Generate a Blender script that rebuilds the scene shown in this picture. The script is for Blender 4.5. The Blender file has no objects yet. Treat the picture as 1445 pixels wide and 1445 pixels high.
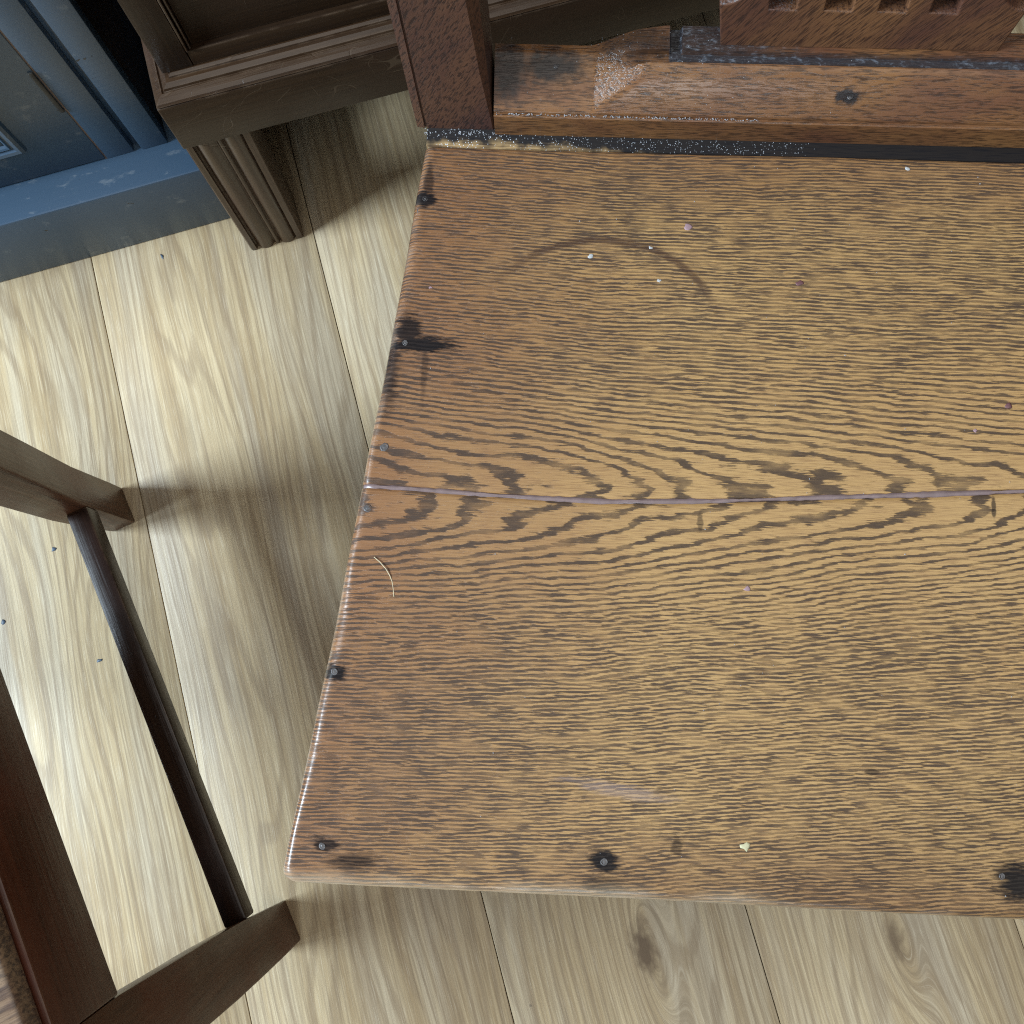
import bpy, bmesh, math, random
from mathutils import Matrix, Vector

random.seed(7)
scene = bpy.context.scene
COL = scene.collection

# ------------------------------------------------------------------ camera
cam_data = bpy.data.cameras.new("camera")
cam_data.sensor_width = 36.0
cam_data.lens = 36.0 * 1350.0 / 1445.0
cam_data.clip_start = 0.01
cam_data.clip_end = 100.0
cam = bpy.data.objects.new("camera", cam_data)
R = ((0.9643, -0.2635, -0.0258), (-0.2640, -0.9500, -0.1666), (0.0194, 0.1675, -0.9857))
cam.matrix_world = Matrix(((R[0][0], -R[1][0], -R[2][0], 0.0),
                           (R[0][1], -R[1][1], -R[2][1], 0.0),
                           (R[0][2], -R[1][2], -R[2][2], 1.0),
                           (0, 0, 0, 1)))
COL.objects.link(cam)
scene.camera = cam

# ------------------------------------------------------------------ light
world = bpy.data.worlds.new("World")
scene.world = world
world.use_nodes = True
bg = world.node_tree.nodes["Background"]
bg.inputs[0].default_value = (0.62, 0.78, 1.0, 1)
bg.inputs[1].default_value = 0.04


def area(name, loc, target, sx, sy, power, color):
    d = bpy.data.lights.new(name, 'AREA')
    d.shape = 'RECTANGLE'
    d.size, d.size_y, d.energy, d.color = sx, sy, power, color
    o = bpy.data.objects.new(name, d)
    o.location = loc
    q = (Vector(target) - Vector(loc)).to_track_quat('-Z', 'Z')
    o.rotation_euler = q.to_euler()
    COL.objects.link(o)
    return o


area("window_light", (-3.3, 0.30, 2.28), (0.0, 0.20, 0.2), 0.66, 1.9, 450, (0.71, 0.87, 1.0))
area("ceiling_bounce", (0.5, -0.4, 2.7), (0.3, -0.2, 0.0), 2.6, 2.6, 38, (1.0, 0.955, 0.88))
area("far_window", (-0.7, -3.2, 1.65), (0.1, 0.0, 0.4), 1.3, 1.0, 32, (0.70, 0.87, 1.0))

scene.cycles.use_denoising = False
scene.cycles.filter_width = 1.15
scene.cycles.max_bounces = 6
scene.cycles.caustics_reflective = False
scene.cycles.caustics_refractive = False
vs = scene.view_settings
vs.view_transform = 'Standard'
vs.look = 'None'
vs.exposure = 0.0
vs.gamma = 1.0
vs.use_curve_mapping = False


# ------------------------------------------------------------------ node shorthand
class S:
    """a shader socket with arithmetic"""
    tree = None

    def __init__(self, sock):
        self.s = sock

    def _m(self, op, b=None, c=None):
        n = S.tree.nodes.new('ShaderNodeMath')
        n.operation = op
        put(n.inputs[0], self)
        if b is not None: put(n.inputs[1], b)
        if c is not None: put(n.inputs[2], c)
        return S(n.outputs[0])

    def __add__(self, o): return self._m('ADD', o)
    __radd__ = __add__
    def __mul__(self, o): return self._m('MULTIPLY', o)
    __rmul__ = __mul__
    def __sub__(self, o): return self._m('SUBTRACT', o)
    def __rsub__(self, o): return (self * -1.0) + o
    def __truediv__(self, o): return self._m('DIVIDE', o)
    def __pow__(self, o): return self._m('POWER', o)
    def abs(self): return self._m('ABSOLUTE')
    def sin(self): return self._m('SINE')
    def cos(self): return self._m('COSINE')
    def sqrt(self): return self._m('SQRT')
    def exp(self): return self._m('EXPONENT')
    def max(self, o): return self._m('MAXIMUM', o)
    def min(self, o): return self._m('MINIMUM', o)


def put(inp, v):
    if isinstance(v, S):
        S.tree.links.new(v.s, inp)
    elif isinstance(v, (tuple, list)):
        inp.default_value = tuple(v) + ((1.0,) if len(v) == 3 and len(inp.default_value) == 4 else ())
    else:
        inp.default_value = v


def node(kind, **kw):
    n = S.tree.nodes.new(kind)
    for k, v in kw.items(): setattr(n, k, v)
    return n


def xyz(v):
    n = node('ShaderNodeSeparateXYZ')
    put(n.inputs[0], v)
    return S(n.outputs[0]), S(n.outputs[1]), S(n.outputs[2])


def vec(x, y=0.0, z=0.0):
    n = node('ShaderNodeCombineXYZ')
    for i, a in enumerate((x, y, z)): put(n.inputs[i], a)
    return S(n.outputs[0])


def noise(v, scale=1.0, detail=2.0, rough=0.5, dist=0.0):
    n = node('ShaderNodeTexNoise')
    put(n.inputs['Vector'], v)
    n.inputs['Scale'].default_value = scale
    n.inputs['Detail'].default_value = detail
    n.inputs['Roughness'].default_value = rough
    n.inputs['Distortion'].default_value = dist
    return S(n.outputs[0])


def voro(v, scale, feature='F1', out=0, rnd=1.0):
    n = node('ShaderNodeTexVoronoi', feature=feature)
    put(n.inputs['Vector'], v)
    n.inputs['Scale'].default_value = scale
    n.inputs['Randomness'].default_value = rnd
    return S(n.outputs[out])


def smooth(x, a, b, lo=0.0, hi=1.0):
    n = node('ShaderNodeMapRange', interpolation_type='SMOOTHSTEP')
    put(n.inputs[0], x)
    n.inputs[1].default_value = a
    n.inputs[2].default_value = b
    n.inputs[3].default_value = lo
    n.inputs[4].default_value = hi
    return S(n.outputs[0])


def mix(f, a, b, mode='MIX'):
    n = node('ShaderNodeMix', data_type='RGBA', blend_type=mode)
    put(n.inputs[0], f)
    put(n.inputs[6], a)
    put(n.inputs[7], b)
    return S(n.outputs[2])


def bump(h, strength, dist, normal=None):
    n = node('ShaderNodeBump')
    n.inputs['Strength'].default_value = strength
    n.inputs['Distance'].default_value = dist
    put(n.inputs['Height'], h)
    if normal is not None: put(n.inputs['Normal'], normal)
    return S(n.outputs[0])


def objco(off=(0, 0, 0)):
    t = node('ShaderNodeTexCoord')
    x, y, z = xyz(S(t.outputs['Object']))
    return x + off[0], y + off[1], z + off[2]


def worldco():
    g = node('ShaderNodeNewGeometry')
    return xyz(S(g.outputs['Position']))


def normal_xyz():
    g = node('ShaderNodeNewGeometry')
    return xyz(S(g.outputs['Normal']))


def edge_mask(radius, lo=0.015, hi=0.16):
    n = node('ShaderNodeBevel', samples=4)
    n.inputs['Radius'].default_value = radius
    g = node('ShaderNodeNewGeometry')
    d = node('ShaderNodeVectorMath', operation='DOT_PRODUCT')
    S.tree.links.new(n.outputs[0], d.inputs[0])
    S.tree.links.new(g.outputs['Normal'], d.inputs[1])
    return smooth(1.0 - S(d.outputs['Value']), lo, hi)


def rnd_obj():
    return S(node('ShaderNodeObjectInfo').outputs['Random'])


def material(name):
    m = bpy.data.materials.new(name)
    m.use_nodes = True
    S.tree = m.node_tree
    return m, m.node_tree.nodes['Principled BSDF']


def finish(b, color, rough, nrm=None, spec=0.5, coat=0.0, coat_rough=0.2):
    put(b.inputs['Base Color'], color)
    put(b.inputs['Roughness'], rough)
    b.inputs['Specular IOR Level'].default_value = spec
    b.inputs['Coat Weight'].default_value = coat
    b.inputs['Coat Roughness'].default_value = coat_rough
    if nrm is not None: put(b.inputs['Normal'], nrm)


def blot(u, v, u0, v0, a, b, wob, soft=0.6):
    """irregular stain of half axes a, b"""
    d = (((u - u0) * (1.0 / a)) ** 2.0 + ((v - v0) * (1.0 / b)) ** 2.0).sqrt()
    return smooth(d + wob, 1.0 + soft * .5, 1.0 - soft * .5)


# ------------------------------------------------------------------ materials
CH = (0.172, 0.10, 0.0)      # chair-local origin of the oak chair (measured from the point under the camera)


def mat_seat():
    m, b = material("seat_oak")
    u, v, z = objco(CH)
    wob = noise(vec(u * 90.0, v * 420.0, z), 1.0, 4, 0.65) * 2.2 - 1.1
    # the flat-sawn figure: nested tongues along the joint
    vc = v - 0.103 - (u - 0.03).max(0.0) * 0.055
    bo = rnd_obj() * 9.0
    w1 = noise(vec(u * 9.0, v * 26.0, bo), 1.0, 3) * 3.8 + bo
    w2 = noise(vec(u * 60.0, v * 160.0), 1.0, 2) * 0.8
    h = u * -27.0 - ((vc * vc + 0.0062).sqrt() - 0.0787) * 500.0 + w1 + w2
    tongue = smooth(vc.abs(), 0.085, 0.012)
    band = ((h * 6.28318).cos() * 0.5 + 0.5) ** (tongue * 1.6 + 0.9)
    dash = noise(vec(u * 74.0, v * 980.0), 1.0, 2.0, 0.55)
    fine = noise(vec(u * 22.0 + 9.0, v * 2300.0), 1.0, 2, 0.5)
    grow = noise(vec(u * 6.0, v * 11.0, 4.0), 1.0, 3)
    duty = smooth(vc.abs(), 0.015, 0.10, -0.10, 0.0)
    clus = smooth(band * (tongue * 0.16 + 0.28) + dash * 0.90 + grow * 0.26 + duty, 0.53, 0.87)
    fines = noise(vec(u * 125.0 + 3.0, v * 2500.0), 1.0, 2.5, 0.65)
    pore = smooth(clus * 0.44 + fines * 1.12, 0.69, 0.96)
    pore = pore * smooth(noise(vec(u * 40.0, v * 130.0, 7.0), 1.0, 3), 0.28, 0.58, 0.45, 1.0)
    thin = smooth(noise(vec(u * 75.0 + 5.0, v * 2600.0), 1.0, 1.5, 0.5), 0.50, 0.66)
    soft = smooth(fine + dash * 0.45, 0.62, 0.98)
    # patina: redder and darker towards the worn left end, the back and the front edge
    big = noise(vec(u * 7.0, v * 9.0, 2.0), 1.0, 4, 0.6)
    left = smooth(u + v * -0.124 + big * 0.14, 0.15, -0.06)
    front = smooth(v + big * 0.06, -0.035, -0.115)
    back = smooth(v - big * 0.05, 0.225, 0.315)
    red = (left * 0.95).max(front * 0.75).max(back * 0.72)
    gold = mix(big, (0.315, 0.175, 0.064), (0.40, 0.250, 0.102))
    brown = mix(noise(vec(u * 14.0, v * 60.0), 1.0, 3), (0.145, 0.060, 0.026), (0.225, 0.103, 0.042))
    col = mix(red, gold, brown)
    col = mix(soft * 0.42, col, (0.17, 0.085, 0.04))
    col = mix(thin * 0.5, col, (0.115, 0.050, 0.022))
    col = mix(pore * 0.92, col, (0.040, 0.026, 0.020))
    # grey bloom in the wax near the edges
    # stains with shapes of their own
    blk = (0.010, 0.009, 0.010)
    st = blot(u, v, -0.0806, 0.2866, 0.007, 0.0055, wob)
    st = st.max(blot(u, v, -0.079, 0.297, 0.003, 0.012, wob) * 0.7)
    st = st.max(blot(u, v, -0.0785, 0.1925, 0.021, 0.0050, wob))
    st = st.max(blot(u, v, -0.086, 0.2005, 0.008, 0.010, wob) * 0.95)
    st = st.max(blot(u, v, -0.0955, 0.176, 0.0055, 0.026, wob, 1.0) * 0.8)
    st = st.max(blot(u, v, -0.0745, 0.178, 0.002, 0.018, wob, 1.0) * 0.5)
    st = st.max(blot(u, v, -0.1145, -0.004, 0.0072, 0.0045, wob))
    st = st.max(blot(u, v, -0.113, -0.0985, 0.007, 0.0045, wob) * 0.9)
    st = st.max(blot(u, v, -0.098, -0.1065, 0.013, 0.0045, wob, 1.0) * 0.75)
    st = st.max(blot(u, v, 0.0410, -0.1000, 0.0085, 0.0065, wob))
    st = st.max(blot(u, v, 0.042, -0.112, 0.010, 0.005, wob, 1.0) * 0.5)
    st = st.max(blot(u, v, 0.264, -0.100, 0.0105, 0.0105, wob, 1.0))
    st = st.max(blot(u, v, 0.187, -0.0455, 0.004, 0.0016, wob * 0.6) * 0.7)
    st = st.max(blot(u, v, 0.0802, -0.0895, 0.003, 0.005, wob) * 0.6)
    st = st.max(blot(u, v, 0.259, 0.106, 0.0013, 0.006, wob * 0.5) * 0.8)
    st = st.max(blot(u, v, -0.108, 0.007, 0.0055, 0.0014, wob * 0.5) * 0.0)
    st = st.max(blot(u, v, 0.091, 0.091, 0.0018, 0.0050, wob * 0.7) * 0.6)
    col = mix(st * 0.97, col, blk)
    # scattered small specks of dirt
    dirt = smooth(voro(vec(u, v * 1.6), 48, rnd=1.0) + noise(vec(u, v), 9, 2) * 0.22, 0.135, 0.095)
    col = mix(dirt * 0.75, col, (0.035, 0.024, 0.02))
    # the ring left by a wet glass
    du, dv = (u - 0.030) * 0.86, v - 0.199
    rad = ((du * du + dv * dv).sqrt() - 0.0655 + noise(vec(u, v), 60, 2) * 0.003).abs()
    ring = smooth(rad, 0.0034, 0.0008) * smooth(v + (u - 0.03).max(0.0) * 0.6, 0.222, 0.262) * smooth(u, 0.104, 0.086) * 0.72
    col = mix(ring, col, (0.05, 0.024, 0.014))
    # grey smear of wax on the front board
    sm = blot(u, v + u * 0.13, 0.048, -0.0555, 0.026, 0.0035, wob, 1.0) * 0.3
    col = mix(sm, col, (0.26, 0.20, 0.20))
    # rubbed bare timber on the front arris
    rub = smooth(v + noise(vec(u * 30.0, v * 90.0), 1.0, 3) * 0.010, -0.1045, -0.1135) * smooth(noise(vec(u * 10.0, 3.0), 1.0, 2), 0.36, 0.52) * smooth(u, 0.16, 0.10)
    col = mix(rub * 0.32, col, (0.50, 0.40, 0.28))
    t_ = (v + 0.12) * (1.0 / 0.44)
    de = (u + 0.1380 - t_ * 0.0548 - t_ * (1.0 - t_) * 0.008).min(v + 0.12)
    worn_glint = smooth(de + noise(vec(u * 40.0, v * 400.0), 1.0, 2) * 0.006, 0.0085, 0.0035)
    col = mix(worn_glint * smooth(noise(vec(u * 25.0, v * 45.0), 1.0, 3), 0.4, 0.65) * 0.25, col, (0.36, 0.28, 0.21))  # pale tint stands in for the highlight along the worn arris
    rough = smooth(noise(vec(u * 20, v * 34, 1), 1.0, 4, 0.65), 0.25, 0.75, 0.27, 0.46) + pore * 0.2 - worn_glint * 0.12
    ht = pore * -0.8 + fine * 0.25 + noise(vec(u, v, z), 28, 3) * 1.4 + noise(vec(u * 40, v * 700, z * 500.0), 1.0, 2) * 0.5
    ripple = noise(vec(u * 30.0, v * 420.0, z * 40.0), 1.0, 2) * smooth(u + v * -0.124, -0.112, -0.122) * smooth(noise(vec(u, v), 35, 2), 0.35, 0.65) * 1.2
    finish(b, col, rough, bump(ht + ripple, 0.55, 0.0006), 0.34, 0.04, 0.2)
    put(b.inputs['Specular IOR Level'], 0.34 - st * 0.26 - pore * 0.15)
    put(b.inputs['Coat Weight'], worn_glint * 0.9 + 0.10)
    put(b.inputs['Coat Roughness'], 0.3 - worn_glint * 0.15)
    return m


def mat_oak(name, axis, light, dark, redc, off=CH, fx=60.0, fy=560.0, dust=0.0, rough=(0.28, 0.5), marks=None, poreamt=0.8, shear=0.0):
    """old polished oak; axis = the grain direction in object space"""
    m, b = material(name)
    x, y, z = objco(off)
    g, c, d = {'x': (x, y, z), 'y': (y, x, z), 'z': (z, x + z * shear, y)}[axis]
    w = noise(vec(g * 6.0, c * 25.0, d * 25.0), 1.0, 3) * 0.02
    dash = noise(vec(g * fx, (c + w) * fy, d * fy), 1.0, 2.5, 0.6)
    fine = noise(vec(g * fx * .3, c * fy * 3.0, d * fy * 3.0), 1.0, 2)
    big = noise(vec(g * 9.0, c * 20.0, d * 20.0), 1.0, 4, 0.6)
    pore = smooth(dash + fine * 0.35, 0.62, 0.84)
    col = mix(smooth(big, 0.3, 0.7), light, redc)
    col = mix(fine * 0.5, col, dark)
    col = mix(pore * poreamt, col, dark)
    if marks is not None:
        col = marks(col, x, y, z)
    r = smooth(big, 0.3, 0.7, rough[0], rough[1])
    if dust > 0:
        nx, ny, nz = normal_xyz()
        up = smooth(nz, 0.25, 0.95)
        patch = smooth(noise(vec(x * 18.0, y * 30.0, z * 30.0), 1.0, 3), 0.36, 0.62)
        zone = smooth(x, 0.0, 0.035) * smooth(x, 0.155, 0.10) * 0.9 + 0.12
        dots = smooth(voro(vec(x, y, z), 820) + noise(vec(x, y, z), 300, 2) * 0.5, 0.47, 0.36)
        film = noise(vec(x, y, z), 900, 2)
        f = up * zone * (dots * 0.9 + smooth(film, 0.45, 0.7) * patch * 0.4) * dust
        col = mix(f.min(1.0), col, (0.30, 0.33, 0.37))
        r = r + f * 0.4
    finish(b, col, r, bump(pore * -0.8 + fine * 0.3 + noise(vec(x, y, z), 60, 3) * 1.2, 0.35, 0.0004), 0.4, 0.05, 0.25)
    return m


def rail_marks(col, x, y, z):
    wob = noise(vec(x, y, z), 200, 3) * 1.6 - 0.8
    st = blot(x, y, -0.004, 0.3583, 0.017, 0.0085, wob, 1.0)
    st = st.max(blot(x, y, -0.031, 0.357, 0.010, 0.016, wob, 1.0) * 0.9)
    st = st.max(blot(x, y, 0.1700, 0.3420, 0.0075, 0.0026, wob))
    st = st.max(blot(x, y, 0.045, 0.367, 0.024, 0.010, wob, 1.2) * 0.75)
    col = mix(st * 0.93, col, (0.008, 0.007, 0.008))
    # darker tone with dust flecks along the sunk channel
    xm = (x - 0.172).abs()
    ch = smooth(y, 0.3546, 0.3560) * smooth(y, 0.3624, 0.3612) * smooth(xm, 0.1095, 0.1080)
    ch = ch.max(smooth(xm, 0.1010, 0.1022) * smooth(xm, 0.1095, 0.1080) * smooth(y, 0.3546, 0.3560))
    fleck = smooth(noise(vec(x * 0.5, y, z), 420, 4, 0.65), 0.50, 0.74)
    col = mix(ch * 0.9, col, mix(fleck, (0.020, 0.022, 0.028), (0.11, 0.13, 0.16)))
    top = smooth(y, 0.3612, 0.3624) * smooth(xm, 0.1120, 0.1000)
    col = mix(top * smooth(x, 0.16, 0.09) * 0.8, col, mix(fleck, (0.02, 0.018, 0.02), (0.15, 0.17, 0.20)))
    return col


def mat_batten():
    m, b = material("back_strip_oak")
    u, v, z = objco(CH)
    wob = noise(vec(u, v, z), 120, 3)
    dash = noise(vec(u * 60.0, v * 900.0), 1.0, 2.5)
    col = mix(smooth(dash, 0.45, 0.7), (0.25, 0.16, 0.075), (0.07, 0.04, 0.02))
    grime_shade = smooth(v + wob * 0.012 + smooth(u, -0.06, 0.17) * 0.010, 0.3285, 0.3345)
    col = mix(grime_shade * 0.97, col, (0.006, 0.006, 0.008))  # the rail's shade on the strip, painted in along with its dark stain
    dots = smooth(voro(vec(u, v, z), 700) + noise(vec(u, v, z), 60, 2) * 0.5, 0.42, 0.34) * smooth(u, 0.16, 0.08)
    col = mix(dots * 0.8, col, (0.55, 0.58, 0.62))
    finish(b, col, 0.7, bump(dash, 0.4, 0.0005), 0.12)
    return m


def mat_dark_cabinet(name, axis, gain=1.0, spec=0.2, rough=(0.33, 0.52)):
    m, b = material(name)
    x, y, z = worldco()
    g, c = {'x': (x, z), 'z': (z, x)}[axis]
    fib = noise(vec(g * 16.0, c * 420.0, y * 420.0), 1.0, 3)
    big = noise(vec(x, y, z), 9, 4)
    col = mix(fib, (0.033, 0.017, 0.008), (0.009, 0.0045, 0.0025))
    col = mix(smooth(big, 0.45, 0.7) * 0.6, col, (0.028, 0.013, 0.007))
    col = mix(1.0, col, (gain, gain, gain), 'MULTIPLY')
    rub = edge_mask(0.0028) * smooth(noise(vec(x, y, z), 60, 4), 0.38, 0.62)
    col = mix(rub * 0.55, col, (0.15, 0.10, 0.065))
    # fine scratches
    scr = None
    for i, (ax, sx, sz) in enumerate(((0.5, 16, 9), (2.1, 8, 17), (4.4, 22, 13))):
        n = noise(vec(x * sx + ax * 7, z * sz + ax, y * 8), 1.0, 1.0, 0.5, 0.6)
        line = smooth((n - 0.5 - 0.02 * i).abs(), 0.0028, 0.0008) * smooth(noise(vec(x, z, y + ax), 21, 2), 0.53, 0.62)
        scr = line if scr is None else scr.max(line)
    col = mix(scr * 0.22, col, (0.16, 0.11, 0.07))
    finish(b, col, smooth(big, 0.3, 0.7, rough[0], rough[1]), bump(fib + scr * -1.0 + big * 3.0, 0.35, 0.0005), spec)
    return m


def mat_side_chair(name, axis, tint=(1.0, 1.0, 1.0), off=(0, 0, 0)):
    m, b = material(name)
    x, y, z = objco(off)
    g, c, d = {'x': (x, y, z), 'y': (y, x, z), 'z': (z, x, y)}[axis]
    fib = noise(vec(g * 14.0, c * 330.0, d * 330.0), 1.0, 3)
    big = noise(vec(x, y, z), 13, 4)
    col = mix(fib, (0.066, 0.034, 0.019), (0.010, 0.005, 0.0035))
    col = mix(smooth(big, 0.45, 0.72) * 0.7, col, (0.055, 0.020, 0.010))
    col = mix(1.0, col, tint, 'MULTIPLY')
    rub = edge_mask(0.0035) * smooth(noise(vec(x, y, z), 70, 4), 0.40, 0.62)
    col = mix(rub * 0.6, col, (0.17, 0.105, 0.06))
    worm = smooth(voro(vec(g * 0.45, c, d), 115) + noise(vec(x, y, z), 14, 2) * 0.25, 0.17, 0.14)
    col = mix(worm * 0.9, col, (0.004, 0.003, 0.003))
    finish(b, col, smooth(big, 0.3, 0.7, 0.26, 0.42) + worm * 0.3, bump(fib * 0.9 - worm * 2.5 + big * 4.0, 0.45, 0.0007), 0.36)
    return m


def mat_side_seat():
    m, b = material("side_chair_seat_oak")
    x, y, z = objco()
    fib = noise(vec(x * 50.0, y * 500.0, z * 300.0), 1.0, 3)
    big = noise(vec(x, y, z), 18, 3)
    col = mix(smooth(fib, 0.35, 0.65), (0.24, 0.16, 0.10), (0.07, 0.05, 0.04))
    col = mix(smooth(big, 0.4, 0.7) * 0.5, col, (0.13, 0.06, 0.035))
    finish(b, col, 0.38, bump(fib, 0.5, 0.0008))
    return m


def mat_paint(name, rgb, rough):
    m, b = material(name)
    x, y, z = worldco()
    big = noise(vec(x, y, z), 12, 4)
    brush = noise(vec(x * 10, y * 200, z * 300), 1.0, 2)
    col = mix(big * 0.35, rgb, tuple(c * 0.72 for c in rgb))
    chip = smooth(noise(vec(x, y, z), 95, 4, 0.6), 0.705, 0.725)
    col = mix(chip, col, (0.02, 0.018, 0.018))
    wear = smooth(noise(vec(x * 40, y * 90, z * 40), 1.0, 4, 0.65), 0.59, 0.72)
    col = mix(wear * 0.2, col, (0.40, 0.42, 0.42))
    finish(b, col, rough, bump(brush * 0.6 + big * 3.0 - chip, 0.3, 0.0005), 0.5)
    return m


KNOTS = [(0.0305, -0.285, 0.012, 0.050, 1.3), (0.2691, -0.338, 0.009, 0.040, 1.0), (-0.215, 0.20, 0.014, 0.13, 0.35),
         (-0.175, 0.46, 0.014, 0.05, 0.25), (0.47, -0.42, 0.01, 0.05, 0.5), (-0.55, -0.05, 0.012, 0.08, 0.3)]


def mat_floor():
    m, b = material("laminate_oak")
    x, y, z = worldco()
    r = rnd_obj()
    ox = x + r * 3.0
    low = noise(vec(ox * 7.0, y * 1.3 + r * 20.0, r * 9.0), 1.0, 2, 0.45)
    mid = noise(vec(ox * 30.0, y * 4.0, r * 5.0), 1.0, 3)
    f = None
    for kx, ky, sx, sy, a in KNOTS:
        e = ((((x - kx) * (1 / sx)) ** 2.0 + ((y - ky) * (1 / sy)) ** 2.0) * -0.22).exp() * (a * 3.4)
        f = e if f is None else f + e
    phase = ox * 75.0 + low * 16.0 + mid * 1.5 + f
    ring = (phase * 6.28318).sin() * 0.5 + 0.5
    bend = low * 0.045 + f * 0.010
    fib = noise(vec((ox + bend) * 520.0, y * 7.0), 1.0, 3, 0.65)
    fib2 = noise(vec((ox + bend) * 1500.0, y * 30.0), 1.0, 2, 0.6)
    streak = noise(vec((ox + bend) * 90.0, y * 1.6, 3.0), 1.0, 4, 0.65)
    col = mix(smooth(streak, 0.32, 0.68), (0.535, 0.415, 0.25), (0.355, 0.252, 0.138))
    col = mix(smooth(noise(vec(ox * 26.0, y * 2.0, 8.0), 1.0, 3), 0.45, 0.65) * 0.32, col, (0.44, 0.41, 0.36))
    col = mix(smooth(ring + mid * 0.5, 0.85, 1.25) * 0.5, col, (0.25, 0.175, 0.105))
    col = mix(smooth(fib + fib2 * 0.35, 0.58, 0.88) * 0.48, col, (0.20, 0.145, 0.09))
    col = mix(smooth(fib2 + fib * 0.3, 0.36, 0.62, 1.0, 0.0) * 0.5, col, (0.66, 0.58, 0.44))
    for kx, ky, sx, sy, a in KNOTS[:2]:
        wob = noise(vec(x, y * 0.5), 160, 3) * 1.2 - 0.6
        k = blot(x, y, kx, ky, sx * 0.8, sy * 0.42, wob * 1.5, 1.6) * (0.85 * a)
        col = mix(k, col, (0.13, 0.085, 0.05))
    col = mix(r * 0.22, col, (0.30, 0.22, 0.14))
    speck = smooth(voro(vec(x, y), 34) + noise(vec(x, y), 7, 2) * 0.2, 0.115, 0.085)
    col = mix(speck * 0.5, col, (0.08, 0.06, 0.05))
    finish(b, col, smooth(fib, 0.3, 0.7, 0.34, 0.48), bump(fib + fib2 * 0.5 + ring * 0.4, 0.25, 0.0004), 0.28)
    return m


def plain(name, rgb, rough=0.5, metal=0.0, grain=300, amt=0.3):
    m, b = material(name)
    x, y, z = objco()
    n = noise(vec(x, y, z), grain, 3)
    col = mix(n * amt * 2.0, rgb, tuple(c * 0.45 for c in rgb))
    b.inputs['Metallic'].default_value = metal
    finish(b, col, rough, bump(n, 0.3, 0.0004))
    return m


M = {}
M['seat'] = mat_seat()
M['rail'] = mat_oak("rail_oak", 'x', (0.235, 0.108, 0.040), (0.026, 0.014, 0.009), (0.125, 0.048, 0.024), fx=110.0, fy=1000.0, dust=0.10, marks=rail_marks, rough=(0.20, 0.36))
M['post'] = mat_oak("post_oak", 'z', (0.110, 0.050, 0.028), (0.016, 0.009, 0.008), (0.060, 0.023, 0.017), fx=260.0, fy=700.0, rough=(0.36, 0.55), poreamt=0.85, shear=-0.5)
M['splat'] = mat_oak("splat_oak", 'z', (0.18, 0.082, 0.036), (0.022, 0.011, 0.009), (0.090, 0.034, 0.021), fx=110.0, fy=800.0, dust=0.8, poreamt=0.8, shear=-0.55)
M['under'] = mat_oak("underframe_oak", 'z', (0.14, 0.065, 0.03), (0.03, 0.016, 0.01), (0.10, 0.04, 0.02))
M['batten'] = mat_batten()
M['filler'] = plain("filler_wax", (0.205, 0.140, 0.136), 0.35, 0, 160, 0.5)
M['nail'] = plain("old_iron_nail", (0.13, 0.12, 0.12), 0.42, 0.3, 900, 0.6)
M['fleck_pink'] = plain("pink_paint", (0.30, 0.19, 0.21), 0.5)
M['fleck_white'] = plain("white_paint", (0.42, 0.42, 0.42), 0.5)
M['fleck_cream'] = plain("cream_paint", (0.50, 0.46, 0.28), 0.5)
M['fleck_plum'] = plain("plum_paint", (0.13, 0.055, 0.06), 0.4)
M['fleck_blue'] = plain("blue_paint_flake", (0.05, 0.075, 0.11), 0.5)
M['lint'] = plain("pale_lint", (0.36, 0.36, 0.38), 0.8)
M['hair'] = plain("pale_hair", (0.60, 0.50, 0.33), 0.5)
M['cab_x'] = mat_dark_cabinet("dark_oak_rail", 'x')
M['cab_z'] = mat_dark_cabinet("dark_oak_upright", 'z')
M['cab_m'] = mat_dark_cabinet("dark_oak_moulding_lit", 'x', 1.8, 0.5, (0.24, 0.4))  # lighter copy: pale highlights of the mouldings put into the colour
M['cab_leg'] = mat_dark_cabinet("dark_oak_leg_lit", 'z', 2.2, 0.45, (0.26, 0.42))  # lightest copy: highlights on the reeds lifted into the base colour
M['side_z'] = mat_side_chair("side_chair_upright", 'z', (2.3, 1.95, 1.7))
M['side_y'] = mat_side_chair("side_chair_rail", 'y', (1.7, 0.95, 0.7))
M['side_dark'] = mat_side_chair("side_chair_stretcher", 'y', (0.45, 0.38, 0.38))
M['side_seat'] = mat_side_seat()
M['blue'] = mat_paint("blue_gloss_paint", (0.045, 0.084, 0.136), 0.34)
M['floor'] = mat_floor()
M['subfloor'] = plain("subfloor_board", (0.05, 0.04, 0.03), 0.8)
M['wall'] = plain("wall_plaster", (0.35, 0.34, 0.32), 0.8, 0, 40, 0.1)
M['hinge'] = plain("old_brass_hinge", (0.055, 0.05, 0.042), 0.5, 0.4, 500, 0.6)
M['gap'] = plain("bare_door_edge", (0.20, 0.14, 0.11), 0.6)


# ------------------------------------------------------------------ mesh helpers
def link(name, me, mat, parent=None, loc=None):
    me.materials.clear()
    me.materials.append(mat)
    o = bpy.data.objects.new(name, me)
    COL.objects.link(o)
    if parent is not None: o.parent = parent
    if loc is not None: o.location = loc
    return o


def empty(name, loc=(0, 0, 0), rz=0.0):
    o = bpy.data.objects.new(name, None)
    o.location = loc
    o.rotation_euler = (0, 0, rz)
    o.empty_display_size = 0.05
    COL.objects.link(o)
    return o


def tag(o, label=None, cat=None, group=None, kind=None):
    if label: o['label'] = label
    if cat: o['category'] = cat
    if group: o['group'] = group
    if kind: o['kind'] = kind
    return o


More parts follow.
